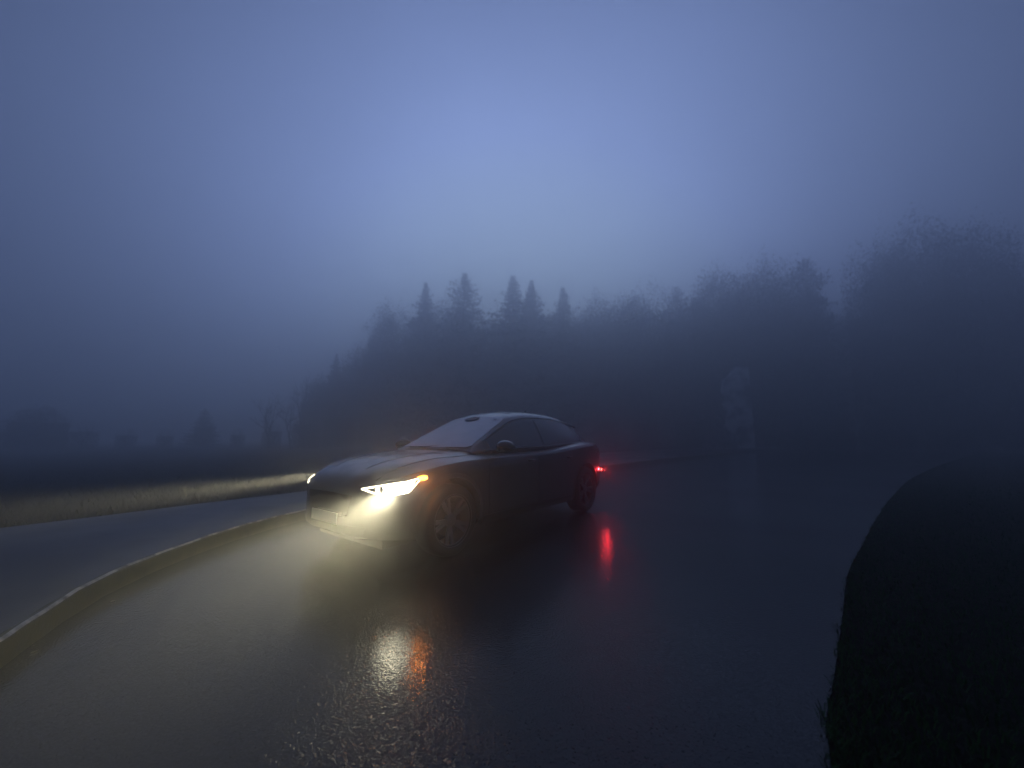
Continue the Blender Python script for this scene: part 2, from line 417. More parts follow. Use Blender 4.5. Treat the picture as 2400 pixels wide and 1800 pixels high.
TREES = [
 ('s0', 792, 826, 46, 'small pointed spruce stepping up from the low left end of the treeline', 1.15),
 ('b1', 757, 884, 44, 'low leafy tree at the far left foot of the treeline', 1.1),
 ('b0', 858, 812, 47, 'leafy tree between the small left spruce and the round-topped tree', .95),
 ('b1', 921, 716, 48, 'tall round-topped tree forming the left shoulder of the treeline', .8),
 ('s0', 997, 658, 47, 'narrow pointed spruce, first sharp spire left of the car roof', 1.3),
 ('b2', 1038, 712, 49, 'leafy tree filling the notch between the two sharpest spruces', .7),
 ('s1', 1083, 632, 45, 'broad ragged spruce with the sharpest outline above the windscreen', 1.3),
 ('s2', 1200, 642, 47, 'left of the twin spruces above the car roof', 1.45),
 ('s0', 1243, 650, 48, 'right of the twin spruces above the car roof', 1.5),
 ('b0', 1140, 738, 49, 'lower leafy tree under the bright gap between the spruces', .75),
 ('s2', 1317, 670, 49, 'faint small-topped spruce right of the twin spruces', 1.3),
 ('b1', 1396, 704, 50, 'blurred low-topped tree standing above the rear of the car', .85),
 ('b2', 1455, 716, 50, 'blurred leafy tree in the dip right of the car', .8),
 ('b0', 1505, 684, 47, 'broad foggy tree just right of the dip in the skyline', .8),
 ('s3', 1585, 668, 46, 'wide blurred conifer left of the pale slab', .75),
 ('b1', 1663, 646, 45, 'soft-edged tall tree directly above the pale slab', .8),
 ('b2', 1735, 640, 44, 'soft rounded tree just right above the pale slab', .8),
 ('b0', 1800, 616, 43, 'tall full-crowned tree midway along the right half of the treeline', .75),
 ('s3', 1890, 604, 42, 'tall wide conifer at the left side of the deep skyline notch', .7),
 ('b1', 1968, 735, 46, 'low tree at the bottom of the deep skyline notch', .8),
 ('b1', 2050, 572, 38, 'tall tree rising at the right side of the deep skyline notch', .62),
 ('b0', 2150, 530, 37, 'tallest broad tree of the right-hand clump', .72),
 ('b2', 2245, 535, 37, 'broad tree beside the tallest one in the right-hand clump', .72),
 ('s3', 2345, 610, 38, 'dark conifer falling away at the right edge of the picture', .8),
 ('b1', 2440, 650, 38, 'foggy tree cut by the right edge of the picture', .8),
]
for i, (k, u, v, y, lab, w) in enumerate(TREES):
    cat = 'spruce' if k[0] == 's' else 'tree'
    tree(k, u, v, y, lab, cat, GT, w, (i * 2.1) % 6.28)
GB = 'bare trees left of the treeline'
for k, u, v, y, lab, w in [
 ('n0', 640, 912, 36, 'bare thin-twigged tree standing clear left of the treeline', 1.3),
 ('n1', 690, 930, 38, 'small bare tree close against the left foot of the treeline', 1.4),
 ('n1', 722, 868, 40, 'tallest bare tree beside the left foot of the treeline', .9)]:
    tree(k, u, v, y, lab, 'bare tree', GB, w, u * .01)
GL = 'low trees along the left field'
for k, u, v, y, lab, w in [
 ('u0', 485, 968, 40, 'dense bush with a pointed hump left of the bare trees', .34),
 ('s1', 480, 955, 42, 'small faint conifer rising out of the bush on the left', 1.5),
 ('u1', 560, 1000, 38, 'low bush between the pointed bush and the bare trees', .35),
 ('b2', 100, 952, 34, 'dark small tree near the left edge of the picture', 1.5),
 ('u0', 20, 985, 33, 'dark bush cut by the left edge of the picture', .5),
 ('u1', 200, 985, 35, 'dark bush right of the small tree on the left', .5),
 ('u0', 300, 1000, 36, 'low dark bush in the middle of the left field edge', .5),
 ('u1', 390, 1004, 38, 'low faint bush left of the pointed bush', .42)]:
    tree(k, u, v, y, lab, 'bush' if k[0] == 'u' else 'tree', GL, w, u * .013)
GU = 'bushes at the foot of the treeline'
bush_spots = [(640, 985, 37, 'low bush at the foot of the bare trees'), (720, 960, 38, 'dark bush under the tallest bare tree'),
  (800, 935, 40, 'dark bush behind the hood of the car'), (890, 925, 41, 'dark bush behind the base of the windscreen'),
  (1420, 950, 41, 'dark bush just right of the car roof'), (1510, 955, 40, 'dark bush beyond the road, next right of the car'),
  (1610, 950, 40, 'dark bush touching the left side of the pale slab'), (1850, 950, 40, 'dark bush a little right of the pale slab'),
  (1950, 940, 38, 'dark bush under the deep skyline notch'), (2070, 930, 36, 'dark bush at the foot of the right-hand clump'),
  (2190, 930, 36, 'dark bush under the tallest right-hand tree'), (2320, 935, 35, 'dark bush near the right edge above the grass')]
for i, (u, v, y, lab) in enumerate(bush_spots):
    tree('u%d' % (i % 2), u, v, y, lab, 'bush', GU, .42, i * 1.3)
# the wood behind reads as one mass
mv = []; mf = []
r = random.Random(77)
rows_ = [(900, 790), (980, 745), (1080, 735), (1180, 745), (1280, 735), (1380, 745), (1480, 745), (1560, 720), (1640, 700), (1720, 690), (1800, 670), (1880, 670),
         (1960, 738), (2040, 660), (2120, 620), (2200, 620), (2290, 640), (2380, 680), (2470, 690), (840, 850), (780, 900)]
for u, v in rows_:
    for y in (56, 62):
        top = at_depth(u + r.uniform(-20, 20), v + r.uniform(0, 25), y); h = top.z
        for _ in range(1500):
            zz = h * r.random() ** .8; w = 3.8 * (1 - .55 * (zz / h) ** 2); a = r.uniform(0, 6.28); q = w * math.sqrt(r.random())
            leaf(mv, mf, Vector((top.x + q * math.cos(a), y + q * math.sin(a), zz)), r.uniform(.25, .55), r)
tag(mesh_obj('woodland', mv, mf, leafm), 'dark wood massed behind the foggy treeline', 'woodland', kind='stuff')

# ------------------------------------------------------------------ pale slab among the trees
slab_m = mat('pale_mottle', (.4, .4, .4), .7); noise_color(slab_m, (.28, .29, .31), (.93, .93, .95), .8, 5, .42, .58); add_bump(slab_m, 5, .6, .05)
PY = 36.0  # mottled pale slab for an unidentified pale shape between the trees
b0 = at_depth(1722, 1040, PY); tp = at_depth(1722, 862, PY); ph = tp.z; pw = 60 / FPX * PY
bm = bmesh.new(); NZ = 22; ringv = []
rr = random.Random(3)
for i in range(NZ + 1):
    t = i / NZ; z = -.05 + (ph + .05) * t
    left = -pw * (.5 if t > .25 else .38) + .12 * math.sin(i * 1.9) + .10 * rr.uniform(-1, 1)
    if t > .82: left += (t - .82) / .18 * pw * .5
    right = pw * .46 + .02 * rr.uniform(-1, 1)
    ringv.append([bm.verts.new((left, -.35 + .05 * rr.random(), z)), bm.verts.new(((left + right) / 2, -.5 + .1 * rr.random(), z)), bm.verts.new((right, -.35, z)),
                  bm.verts.new((right, .4, z)), bm.verts.new((left, .4, z))])
for i in range(NZ):
    for k in range(5): bm.faces.new((ringv[i][k], ringv[i][(k + 1) % 5], ringv[i + 1][(k + 1) % 5], ringv[i + 1][k]))
bm.faces.new(ringv[0]); bm.faces.new(ringv[-1])
slab_o = bm_obj('pale_slab', bm, slab_m); slab_o.location = (tp.x, PY, 0)
tag(slab_o, 'tall pale mottled slab for an unidentified shape among the dark trees right of the car', 'slab')

# ------------------------------------------------------------------ the car
CX, CY, TH = -.428, 5.855, -2.229
car = empty('car', (CX, CY, 0), TH)
tag(car, 'dark wet coupe-backed car with lit headlamps and orange indicator on the road', 'car')
Mcar = Matrix.Translation((CX, CY, 0)) @ Matrix.Rotation(TH, 4, 'Z'); Minv = Mcar.inverted()
paint = mat('dark_paint', (.045, .047, .052), .32, metal=.35, coat=1.0, coat_rough=.06)
noise_color(paint, (.016, .017, .020), (.026, .027, .030), 7, 6, rough=(.28, .42)); add_bump(paint, 260, .10, .002, 'voronoi')
clad = mat('black_cladding', (.018, .018, .019), .5); add_bump(clad, 300, .15, .002)
glass = mat('dark_glass', (.02, .022, .025), .12, spec=.7, coat=.4); add_bump(glass, 120, .12, .003, 'voronoi')
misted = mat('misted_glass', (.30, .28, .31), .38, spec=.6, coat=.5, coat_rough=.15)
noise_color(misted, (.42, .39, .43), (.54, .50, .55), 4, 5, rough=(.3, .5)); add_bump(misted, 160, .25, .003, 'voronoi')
sidem = mat('misted_side_glass', (.09, .105, .11), .3, spec=.6, coat=.5, coat_rough=.12); add_bump(sidem, 160, .2, .003, 'voronoi')
rubber = mat('tyre_rubber', (.015, .015, .015), .7); add_bump(rubber, 90, .3, .003)
alloy = mat('alloy_rim', (.22, .22, .23), .3, metal=.9)
black = mat('gloss_black', (.008, .008, .009), .15, coat=.6)
seam = mat('seam_shadow', (.004, .004, .004), .8)

ST = [  # x, half width, bottom, shoulder z, centre top z
 (2.335, .34, .36, .60, .66), (2.315, .50, .29, .68, .745), (2.25, .64, .25, .74, .83), (2.12, .755, .225, .795, .90), (1.92, .85, .21, .855, .965),
 (1.7, .91, .205, .90, 1.005), (1.49, .938, .20, .93, 1.03), (1.2, .94, .20, .95, 1.05), (.9, .936, .20, .955, 1.055), (.5, .93, .20, .97, 1.06),
 (0, .928, .20, .985, 1.06), (-.5, .93, .20, 1.00, 1.06), (-1.0, .942, .20, 1.04, 1.08), (-1.49, .95, .205, 1.08, 1.115), (-1.8, .935, .23, 1.09, 1.14),
 (-2.05, .90, .27, 1.07, 1.145), (-2.22, .84, .32, 1.00, 1.10), (-2.33, .74, .40, .93, 1.03), (-2.37, .55, .50, .82, .92)]
ST = catmull(ST, 4)
def body_section(s):
    x, w, zb, zs, zt = s
    mid = zb + (zs - zb) * .45
    return [(0, zb), (.72 * w, zb), (.92 * w, zb + .025), (.975 * w, zb + .09), (.992 * w, zb + .20), (1.0 * w, mid), (.992 * w, mid + .35 * (zs - mid)),
            (.995 * w, mid + .68 * (zs - mid)), (.985 * w, zs - .035), (.955 * w, zs + .002), (.89 * w, zs + .022), (.78 * w, zs + .35 * (zt - zs) + .018),
            (.70 * w, zs + .50 * (zt - zs) + .028), (.45 * w, zs + .82 * (zt - zs) + .006), (.2 * w, zt - .004), (0, zt)]
def loft(secs, xs):
    vs = []; fs = []
    for x, sec in zip(xs, secs):
        full = [(y, z) for y, z in sec] + [(-y, z) for y, z in reversed(sec[1:-1])]
        vs += [(x, y, z) for y, z in full]
    K = len(full)
    for i in range(len(secs) - 1):
        for k in range(K):
            fs.append((i * K + k, i * K + (k + 1) % K, (i + 1) * K + (k + 1) % K, (i + 1) * K + k))
    fs.append(tuple(range(K))); fs.append(tuple((len(secs) - 1) * K + k for k in reversed(range(K))))
    return vs, fs
bv, bf = loft([body_section(s) for s in ST], [s[0] for s in ST])
body = mesh_obj('body', bv, bf, paint, None, True)
bm = bmesh.new(); bm.from_mesh(body.data); bmesh.ops.recalc_face_normals(bm, faces=bm.faces); bm.to_mesh(body.data); bm.free()
# wheel arches cut out
cuts = []
for ax in (1.49, -1.49):
    for sy in (1, -1):
        bm = bmesh.new(); bmesh.ops.create_cone(bm, cap_ends=True, segments=48, radius1=.405, radius2=.405, depth=.5)
        c = bm_obj('cutter', bm); c.rotation_euler = (math.pi / 2, 0, 0); c.location = (ax, sy * .87, .385); cuts.append(c)
bpy.context.view_layer.update()
for c in cuts:
    mo = body.modifiers.new('b', 'BOOLEAN'); mo.operation = 'DIFFERENCE'; mo.object = c; mo.solver = 'EXACT'
bpy.context.view_layer.update()
dg = bpy.context.evaluated_depsgraph_get()
me = bpy.data.meshes.new_from_object(body.evaluated_get(dg)); body.modifiers.clear(); body.data = me; me.name = 'body'
if not me.materials: me.materials.append(paint)
for c in cuts: bpy.data.objects.remove(c, do_unlink=True)
me.shade_smooth()
try: me.set_sharp_from_angle(angle=R(32))
except Exception: pass
body.parent = car
# greenhouse
GS = [  # x, belt half width, belt z, roof edge half width, roof edge z, centre z
 (1.03, .72, 1.03, .70, 1.035, 1.05), (.90, .735, 1.035, .665, 1.10, 1.135), (.65, .76, 1.04, .635, 1.215, 1.265), (.38, .775, 1.045, .60, 1.34, 1.40), (.12, .785, 1.05, .565, 1.45, 1.525),
 (-.08, .79, 1.055, .55, 1.492, 1.578), (-.4, .795, 1.06, .545, 1.525, 1.615), (-.8, .795, 1.07, .54, 1.525, 1.618), (-1.15, .79, 1.08, .53, 1.51, 1.605), (-1.5, .775, 1.095, .52, 1.46, 1.56),
 (-1.8, .74, 1.105, .505, 1.38, 1.48), (-2.02, .69, 1.11, .49, 1.24, 1.33), (-2.15, .62, 1.10, .48, 1.115, 1.15)]
GSm = catmull(GS, 5)
def g_section(s):
    x, yb, zb, yr, zr, zc = s; h = zr - zb
    return [(yb + .01, zb - .06), (yb, zb), (yb + (yr - yb) * .24, zb + h * .30), (yb + (yr - yb) * .54, zb + h * .60), (yb + (yr - yb) * .86, zb + h * .88), (yr - .012, zr),
            (yr - .05, zr + .30 * (zc - zr)), (yr * .72, zr + .62 * (zc - zr)), (yr * .4, zr + .90 * (zc - zr)), (0, zc)]
gv, gf = loft([[(0, s[2] - .10)] + g_section(s) for s in GSm], [s[0] for s in GSm])
roof = mesh_obj('roof', gv, gf, paint, None, True)
bm = bmesh.new(); bm.from_mesh(roof.data); bmesh.ops.recalc_face_normals(bm, faces=bm.faces); bm.to_mesh(roof.data); bm.free()
roof.data.shade_smooth()
roof.parent = car
def bvh_of(v, f):
    tri = BVHTree.FromPolygons([Vector(a) for a in v], [list(a) for a in f]); return tri
BB = bvh_of(bv, bf); GG = bvh_of(gv, gf)
def interp_g(x):
    for a, b in zip(GSm, GSm[1:]):
        if a[0] >= x >= b[0]:
            t = (a[0] - x) / (a[0] - b[0]); return tuple(p + (q - p) * t for p, q in zip(a, b))
    return GSm[0] if x > GSm[0][0] else GSm[-1]
def cast_px(bvh, u, v):
    o = Minv @ Vector((0, 0, CH)); d = (Minv.to_3x3() @ ray(u, v)).normalized()
    return bvh.ray_cast(o, d)
def cast_side(bvh, x, z, s=1):
    return bvh.ray_cast(Vector((x, 3 * s, z)), Vector((0, -s, 0)))
def cast_front(bvh, y, z): return bvh.ray_cast(Vector((5, y, z)), Vector((-1, 0, 0)))
def shell(name, grid, m, parent, off=.004, thick=.012, smooth=True):
    """grid: rows of (point, normal) -> thin solid lying off the surface"""
    n = len(grid); k = len(grid[0]); vs = []; fs = []
    for lay in (off, off - thick):
        for row in grid:
            for p, nn in row: vs.append(tuple(p + nn * lay))
    S = n * k
    for i in range(n - 1):
        for j in range(k - 1):
            a = i * k + j; fs.append((a, a + 1, a + k + 1, a + k)); fs.append((S + a, S + a + k, S + a + k + 1, S + a + 1))
    edge = [j for j in range(k)] + [i * k + k - 1 for i in range(1, n)] + [(n - 1) * k + j for j in range(k - 2, -1, -1)] + [i * k for i in range(n - 2, 0, -1)]
    for a, b in zip(edge, edge[1:] + edge[:1]): fs.append((a, b, S + b, S + a))
    o = mesh_obj(name, vs, fs, m, parent)
    bm = bmesh.new(); bm.from_mesh(o.data); bmesh.ops.recalc_face_normals(bm, faces=bm.faces); bm.to_mesh(o.data); bm.free()
    if smooth:
        o.data.shade_smooth()
        try: o.data.set_sharp_from_angle(angle=R(40))
        except Exception: pass
    return o
def mirror_grid(grid): return [[(Vector((p.x, -p.y, p.z)), Vector((n.x, -n.y, n.z))) for p, n in row] for row in grid]
def resamp(poly, n):
    d = [0]
    for a, b in zip(poly, poly[1:]): d.append(d[-1] + math.dist(a, b))
    r = []
    for k in range(n):
        s = d[-1] * k / (n - 1); j = 0
        while j < len(d) - 2 and d[j + 1] < s: j += 1
        t = min(1, (s - d[j]) / max(d[j + 1] - d[j], 1e-9)); r.append(tuple(p + (q - p) * t for p, q in zip(poly[j], poly[j + 1])))
    return r
def grid_cast(top, bot, fn, n=16, m=8):
    A = resamp(top, n); B = resamp(bot, n); g = []; last = None
    for i in range(n):
        row = []
        for j in range(m):
            t = j / (m - 1); q = tuple(a + (b - a) * t for a, b in zip(A[i], B[i])); h = fn(*q)
            if h is None or h[0] is None:
                h = last
            else:
                nn = h[1]
                h = (h[0].copy(), nn.copy())
            last = h
            row.append(h)
        g.append(row)
    return g
def outward(g, c=Vector((0, 0, .8))):
    return [[(p, n if n.dot(p - Vector((p.x * .8, 0, .8))) > 0 else -n) for p, n in row] for row in g]

# windscreen on the roof surface, between the pillars
def top_cast(x, y): return GG.ray_cast(Vector((x, y, 3)), Vector((0, 0, -1)))
def ws_half(x): s = interp_g(x); return s[3] - .055
g = []
for i in range(15):
    x = .985 + (.175 - .985) * i / 14; row = []
    hw = ws_half(x) * (1 if i < 13 else (.985 if i == 13 else .95))
    for j in range(15):
        y = -hw + 2 * hw * j / 14
        xx = x - .05 * (y / hw) ** 2 * (1 if i > 3 else .6) * (1 - .2 * i / 14)
        p = top_cast(xx, y); row.append((p[0], p[1]))
    g.append(row)
shell('windscreen', outward(g), misted, car, .003, .01)
g = []
for i in range(9):
    x = -1.72 + (-2.10 + 1.72) * i / 8; row = []; hw = interp_g(x)[3] - .06
    for j in range(11):
        p = top_cast(x, -hw + 2 * hw * j / 10); row.append((p[0], p[1]))
    g.append(row)
shell('rear_window', outward(g), glass, car, .003, .01)
# side windows: top curve follows the roof edge, bottom the belt
def side_z(x, f): s = interp_g(x); return s[2] + (s[4] - s[2]) * f
def side_pane(name, x0, x1, m):
    top = []; bot = []
    for i in range(14):
        x = x0 + (x1 - x0) * i / 13
        zb = side_z(x, 0) + .03; zt = max(side_z(x, .86), zb + .004); top.append((x, zt)); bot.append((x, zb))
    g = outward(grid_cast(top, bot, lambda x, z: cast_side(GG, x, z), 14, 7))
    for gg in (g, mirror_grid(g)):
        shell(name, gg, m, car, .004, .01)
side_pane('front_side_window', .70, -.42, sidem)
side_pane('rear_side_window', -.47, -1.72, glass)
# window trim line under the glass and over it
def rail(name, pts, rad, m, parent=car, sides=6):
    vs = []; fs = []; tube(vs, fs, pts, [rad] * len(pts), sides)
    K = len(pts); fs.append(tuple(range(sides))); fs.append(tuple((K - 1) * sides + k for k in range(sides)))
    return mesh_obj(name, vs, fs, m, parent, True)
for s in (1, -1):
    pts = []
    for i in range(22):
        x = .74 - 2.4 * i / 21; z = side_z(x, .93); h = cast_side(GG, x, z, s); pts.append(h[0] + Vector((0, .004 * s, 0)))
    rail('window_trim', pts, .010, black)
    pts = []
    for i in range(22):
        x = .80 - 2.46 * i / 21; z = side_z(x, 0) + .012; h = cast_side(GG, x, z, s); pts.append(h[0] + Vector((0, .004 * s, 0)))
    rail('window_sill', pts, .011, black)
# doors: panels a few millimetres proud of the body, with handles
def door(x0, x1, rear=False):
    top = [(x0 + (x1 - x0) * i / 9, .955 + (.0 if not rear else .02) * i / 9) for i in range(10)]
    bot = []
    for i in range(10):
        x = x0 + (x1 - x0) * i / 9; zb = .34
        if rear:
            dx = x + 1.49
            if abs(dx) < .47: zb = max(zb, .385 + math.sqrt(max(.47 ** 2 - dx * dx, 0)))
        bot.append((x, zb))
    return outward(grid_cast(top, bot, lambda x, z: cast_side(BB, x, z), 16, 14))
for nm, x0, x1, rr_ in (('front_door', .93, -.10, False), ('rear_door', -.115, -1.10, True)):
    g = door(x0, x1, rr_)
    for s, gg in ((1, g), (-1, mirror_grid(g))):
        d = shell(nm, gg, paint, car, .004, .012)
        hx = x1 + .16; h = cast_side(BB, hx, .90, s)
        bm = bmesh.new(); bmesh.ops.create_cube(bm, size=1)
        bmesh.ops.scale(bm, vec=(.17, .022, .028), verts=bm.verts); bmesh.ops.translate(bm, vec=h[0] + Vector((0, .012 * s, 0)), verts=bm.verts)
        bmesh.ops.bevel(bm, geom=bm.edges[:], offset=.007, segments=2, affect='EDGES')
        bm_obj('door_handle', bm, paint, d, True)
# sill and arch cladding
for s in (1, -1):
    g = outward(grid_cast([(1.02 - 2.02 * i / 11, .335) for i in range(12)], [(1.02 - 2.02 * i / 11, .235) for i in range(12)], lambda x, z: cast_side(BB, x, z), 14, 6))
    shell('sill_panel', g if s > 0 else mirror_grid(g), clad, car, .012, .02)
    for ax in (1.49, -1.49):
        vs = []; fs = []; K = 25; n_ = 0
        for i in range(K):
            a = R(-12) + R(204) * i / (K - 1)
            ring = []
            for rad in (.402, .425, .455):
                x = ax + rad * math.cos(a); z = max(.385 + rad * math.sin(a), .24)
                h = cast_side(BB, x, z, s); p = h[0] if h[0] is not None else Vector((x, .93 * s, z))
                ring.append((x, p.y + s * (.010 if rad < .45 else .002), z))
            ring.append((ring[0][0], ring[0][1] - s * .10, ring[0][2]))
            vs += ring
        for i in range(K - 1):
            for k in (0, 1): fs.append((i * 4 + k, i * 4 + k + 1, i * 4 + k + 5, i * 4 + k + 4))
            fs.append((i * 4, i * 4 + 3, i * 4 + 7, i * 4 + 4))
        mesh_obj('arch_trim', vs, fs, clad, car, True)
# front: grille panel, lower intake, number plate, bonnet shut line, badge recess
def front_patch(name, top, bot, m, off=.006, thick=.015, n=18, k=6):
    return shell(name, outward(grid_cast(top, bot, lambda y, z: cast_front(BB, y, z), n, k)), m, car, off, thick)
front_patch('grille', [(-.42, .655), (0, .665), (.42, .655)], [(-.36, .46), (0, .445), (.36, .46)], black)
front_patch('lower_intake', [(-.60, .385), (0, .37), (.60, .385)], [(-.55, .31), (0, .30), (.55, .31)], clad)
plate_m = mat('number_plate', (.55, .55, .5), .4)
bm = bmesh.new(); bmesh.ops.create_cube(bm, size=1); bmesh.ops.scale(bm, vec=(.012, .50, .105), verts=bm.verts)
bmesh.ops.translate(bm, vec=(2.372, 0, .43), verts=bm.verts); bmesh.ops.bevel(bm, geom=bm.edges[:], offset=.003, segments=2, affect='EDGES')
bm_obj('number_plate', bm, plate_m, car)
def body_top(x, y): return BB.ray_cast(Vector((x, y, 3)), Vector((0, 0, -1)))[0]
for s in (1, -1):       # bonnet shut lines and creases
    pts = [body_top(x, s * (.60 + .155 * min(1, (2.2 - x) / .9))) for x in [2.20 - 1.12 * i / 14 for i in range(15)]]
    rail('bonnet_seam', [p + Vector((0, 0, .0005)) for p in pts], .004, seam)
    pts = [body_top(x, s * (.30 + .16 * (2.15 - x) / 1.1)) for x in [2.12 - 1.02 * i / 14 for i in range(15)]]
    rail('bonnet_crease', [p - Vector((0, 0, .006)) for p in pts], .012, paint)
cow = [body_top(.5, y) * 0 + Vector((1.045 - .07 * (y / .7) ** 2, y, 1.052 - .02 * (y / .7) ** 2)) for y in [-.70 + 1.4 * i / 12 for i in range(13)]]
rail('cowl_panel', cow, .022, clad)
for s, y0 in ((1, .30), (-1, -.42)):
    pts = [Vector((1.035 - .02, y0 - .02, 1.075)), Vector((.985, y0 + .30, 1.092 - .012)), Vector((.945, y0 + (.36 if s > 0 else .5), 1.10))]
    rail('wiper', pts, .009, black)
# mirrors
for s in (1, -1):
    bm = bmesh.new(); bmesh.ops.create_uvsphere(bm, u_segments=20, v_segments=12, radius=1)
    for v in bm.verts:
        x, y, z = v.co; x = x if x > 0 else x * .35
        v.co = Vector((.70 + x * .13, s * (.995 + y * .12), 1.095 + z * .078 * (1 - .15 * y)))
    mh = bm_obj('mirror', bm, black, car, True)
    rail('mirror_arm', [Vector((.72, s * .80, 1.03)), Vector((.70, s * .87, 1.045)), Vector((.68, s * .93, 1.065))], .022, black, mh)
    bm = bmesh.new(); bmesh.ops.create_circle(bm, cap_ends=True, segments=20, radius=1)
    for v in bm.verts: v.co = Vector((.652, s * (.995 + v.co.x * .10), 1.095 + v.co.y * .062))
    ex = bmesh.ops.extrude_face_region(bm, geom=bm.faces[:]); bmesh.ops.translate(bm, vec=(-.006, 0, 0), verts=[e for e in ex['geom'] if isinstance(e, bmesh.types.BMVert)])
    bm_obj('mirror_glass', bm, glass, mh)
# sensor pod behind the windscreen top and its toll sticker
h = top_cast(.24, 0)
bm = bmesh.new(); bmesh.ops.create_uvsphere(bm, u_segments=16, v_segments=8, radius=1)
for v in bm.verts: v.co = Vector((.255 + v.co.x * .075, v.co.y * .13, h[0].z + .0 + v.co.z * .012 - v.co.x * .036))
bm_obj('sensor_pod', bm, mat('pod_grey', (.20, .19, .21), .6), car, True)
st = top_cast(.225, .42)
bm = bmesh.new(); bmesh.ops.create_cube(bm, size=1); bmesh.ops.scale(bm, vec=(.03, .05, .004), verts=bm.verts)
bmesh.ops.rotate(bm, matrix=Matrix.Rotation(R(25), 3, 'Y'), verts=bm.verts); bmesh.ops.translate(bm, vec=st[0] + Vector((.002, 0, .006)), verts=bm.verts)
bm_obj('windscreen_sticker', bm, mat('sticker_white', (.7, .7, .75), .4), car)
# rear spoiler lip
vs = []; fs = []; pts = [-.50 + i / 10 for i in range(11)]
for y in pts:
    zf = top_cast(-1.62, y)[0].z; zr_ = top_cast(-1.80, y)[0].z
    vs += [(-1.62, y, zf + .004), (-1.98 + .10 * y * y, y, zr_ + .006), (-1.98 + .10 * y * y, y, zr_ - .012), (-1.62, y, zf - .03)]
for i in range(len(pts) - 1):
    for k in range(4): fs.append((i * 4 + k, i * 4 + (k + 1) % 4, i * 4 + 4 + (k + 1) % 4, i * 4 + 4 + k))
fs += [(0, 1, 2, 3), tuple(len(vs) - 4 + k for k in (3, 2, 1, 0))]
mesh_obj('spoiler', vs, fs, paint, car)
# antenna fin
bm = bmesh.new(); bmesh.ops.create_cone(bm, cap_ends=True, segments=12, radius1=.07, radius2=.012, depth=.06)
for v in bm.verts: v.co = Vector((v.co.x - (.05 if v.co.z > 0 else 0) - 1.05, v.co.y * .35, v.co.z + interp_g(-1.05)[5] + .025))
bm_obj('antenna_fin', bm, black, car, True)
# underbody and wheel wells, so nothing is see-through
bm = bmesh.new(); bmesh.ops.create_cube(bm, size=1); bmesh.ops.scale(bm, vec=(4.2, 1.2, .10), verts=bm.verts); bmesh.ops.translate(bm, vec=(0, 0, .20), verts=bm.verts)
bm_obj('underbody', bm, clad, car)

# wheels
def lathe(prof, seg=48):
    vs = []; fs = []
    for i in range(seg):
        a = 2 * math.pi * i / seg
        for rr_, yy in prof: vs.append((rr_ * math.cos(a), yy, rr_ * math.sin(a)))
    K = len(prof)
    for i in range(seg):
        for k in range(K - 1):
            j = (i + 1) % seg; fs.append((i * K + k, i * K + k + 1, j * K + k + 1, j * K + k))
    return vs, fs
tv_, tf_ = lathe([(.245, -.11), (.30, -.118), (.335, -.112), (.352, -.095), (.36, -.06), (.361, 0), (.36, .06), (.352, .095), (.335, .112), (.30, .118), (.248, .112), (.245, -.11)])
tyre_me = bpy.data.meshes.new('tyre'); tyre_me.from_pydata(tv_, [], tf_); tyre_me.materials.append(rubber); tyre_me.shade_smooth()
rv, rf = lathe([(.252, .108), (.262, .116), (.262, .104), (.240, .095), (.232, .02), (.228, -.10)])
for k in range(5):
    for off in (-.17, .17):
        a = 2 * math.pi * k / 5 + math.pi / 2
        p0 = Vector((math.cos(a + off * .4) * .045, .072, math.sin(a + off * .4) * .045)); p1 = Vector((math.cos(a + off) * .245, .10, math.sin(a + off) * .245))
        d = (p1 - p0).normalized(); sd = d.cross(Vector((0, 1, 0))).normalized(); b = len(rv)
        for p, w in ((p0, .017), (p1, .020)):
            for sx, yy in ((-1, 0), (1, 0), (.8, -.03), (-.8, -.03)): rv.append(tuple(p + sd * w * sx + Vector((0, yy, 0))))
        rf += [(b, b + 1, b + 5, b + 4), (b + 1, b + 2, b + 6, b + 5), (b + 2, b + 3, b + 7, b + 6), (b + 3, b, b + 4, b + 7)]
hv, hf = lathe([(.001, .085), (.04, .083), (.065, .074), (.066, .03)], 24); b = len(rv); rv += hv; rf += [tuple(b + q for q in f) for f in hf]
rim_me = bpy.data.meshes.new('rim'); rim_me.from_pydata(rv, [], rf); rim_me.materials.append(alloy); rim_me.update()
bvv, bff = lathe([(.001, .0), (.16, .0), (.165, .02), (.165, .035), (.001, .035)], 32)
disc_me = bpy.data.meshes.new('brake_disc'); disc_me.from_pydata(bvv, [], bff); disc_me.materials.append(mat('brake_steel', (.12, .11, .10), .5, metal=.8))
wv, wf = lathe([(.001, -.02), (.23, -.02)], 32)
for ax in (1.49, -1.49):
    for s in (1, -1):
        w = bpy.data.objects.new('wheel', None); COL.objects.link(w); w.parent = car; w.location = (ax, s * .825, .361); w.rotation_euler = (0, .3 * ax, 0 if s > 0 else math.pi)
        for nm, me_ in (('tyre', tyre_me), ('rim', rim_me), ('brake_disc', disc_me)):
            o = bpy.data.objects.new(nm, me_); COL.objects.link(o); o.parent = w

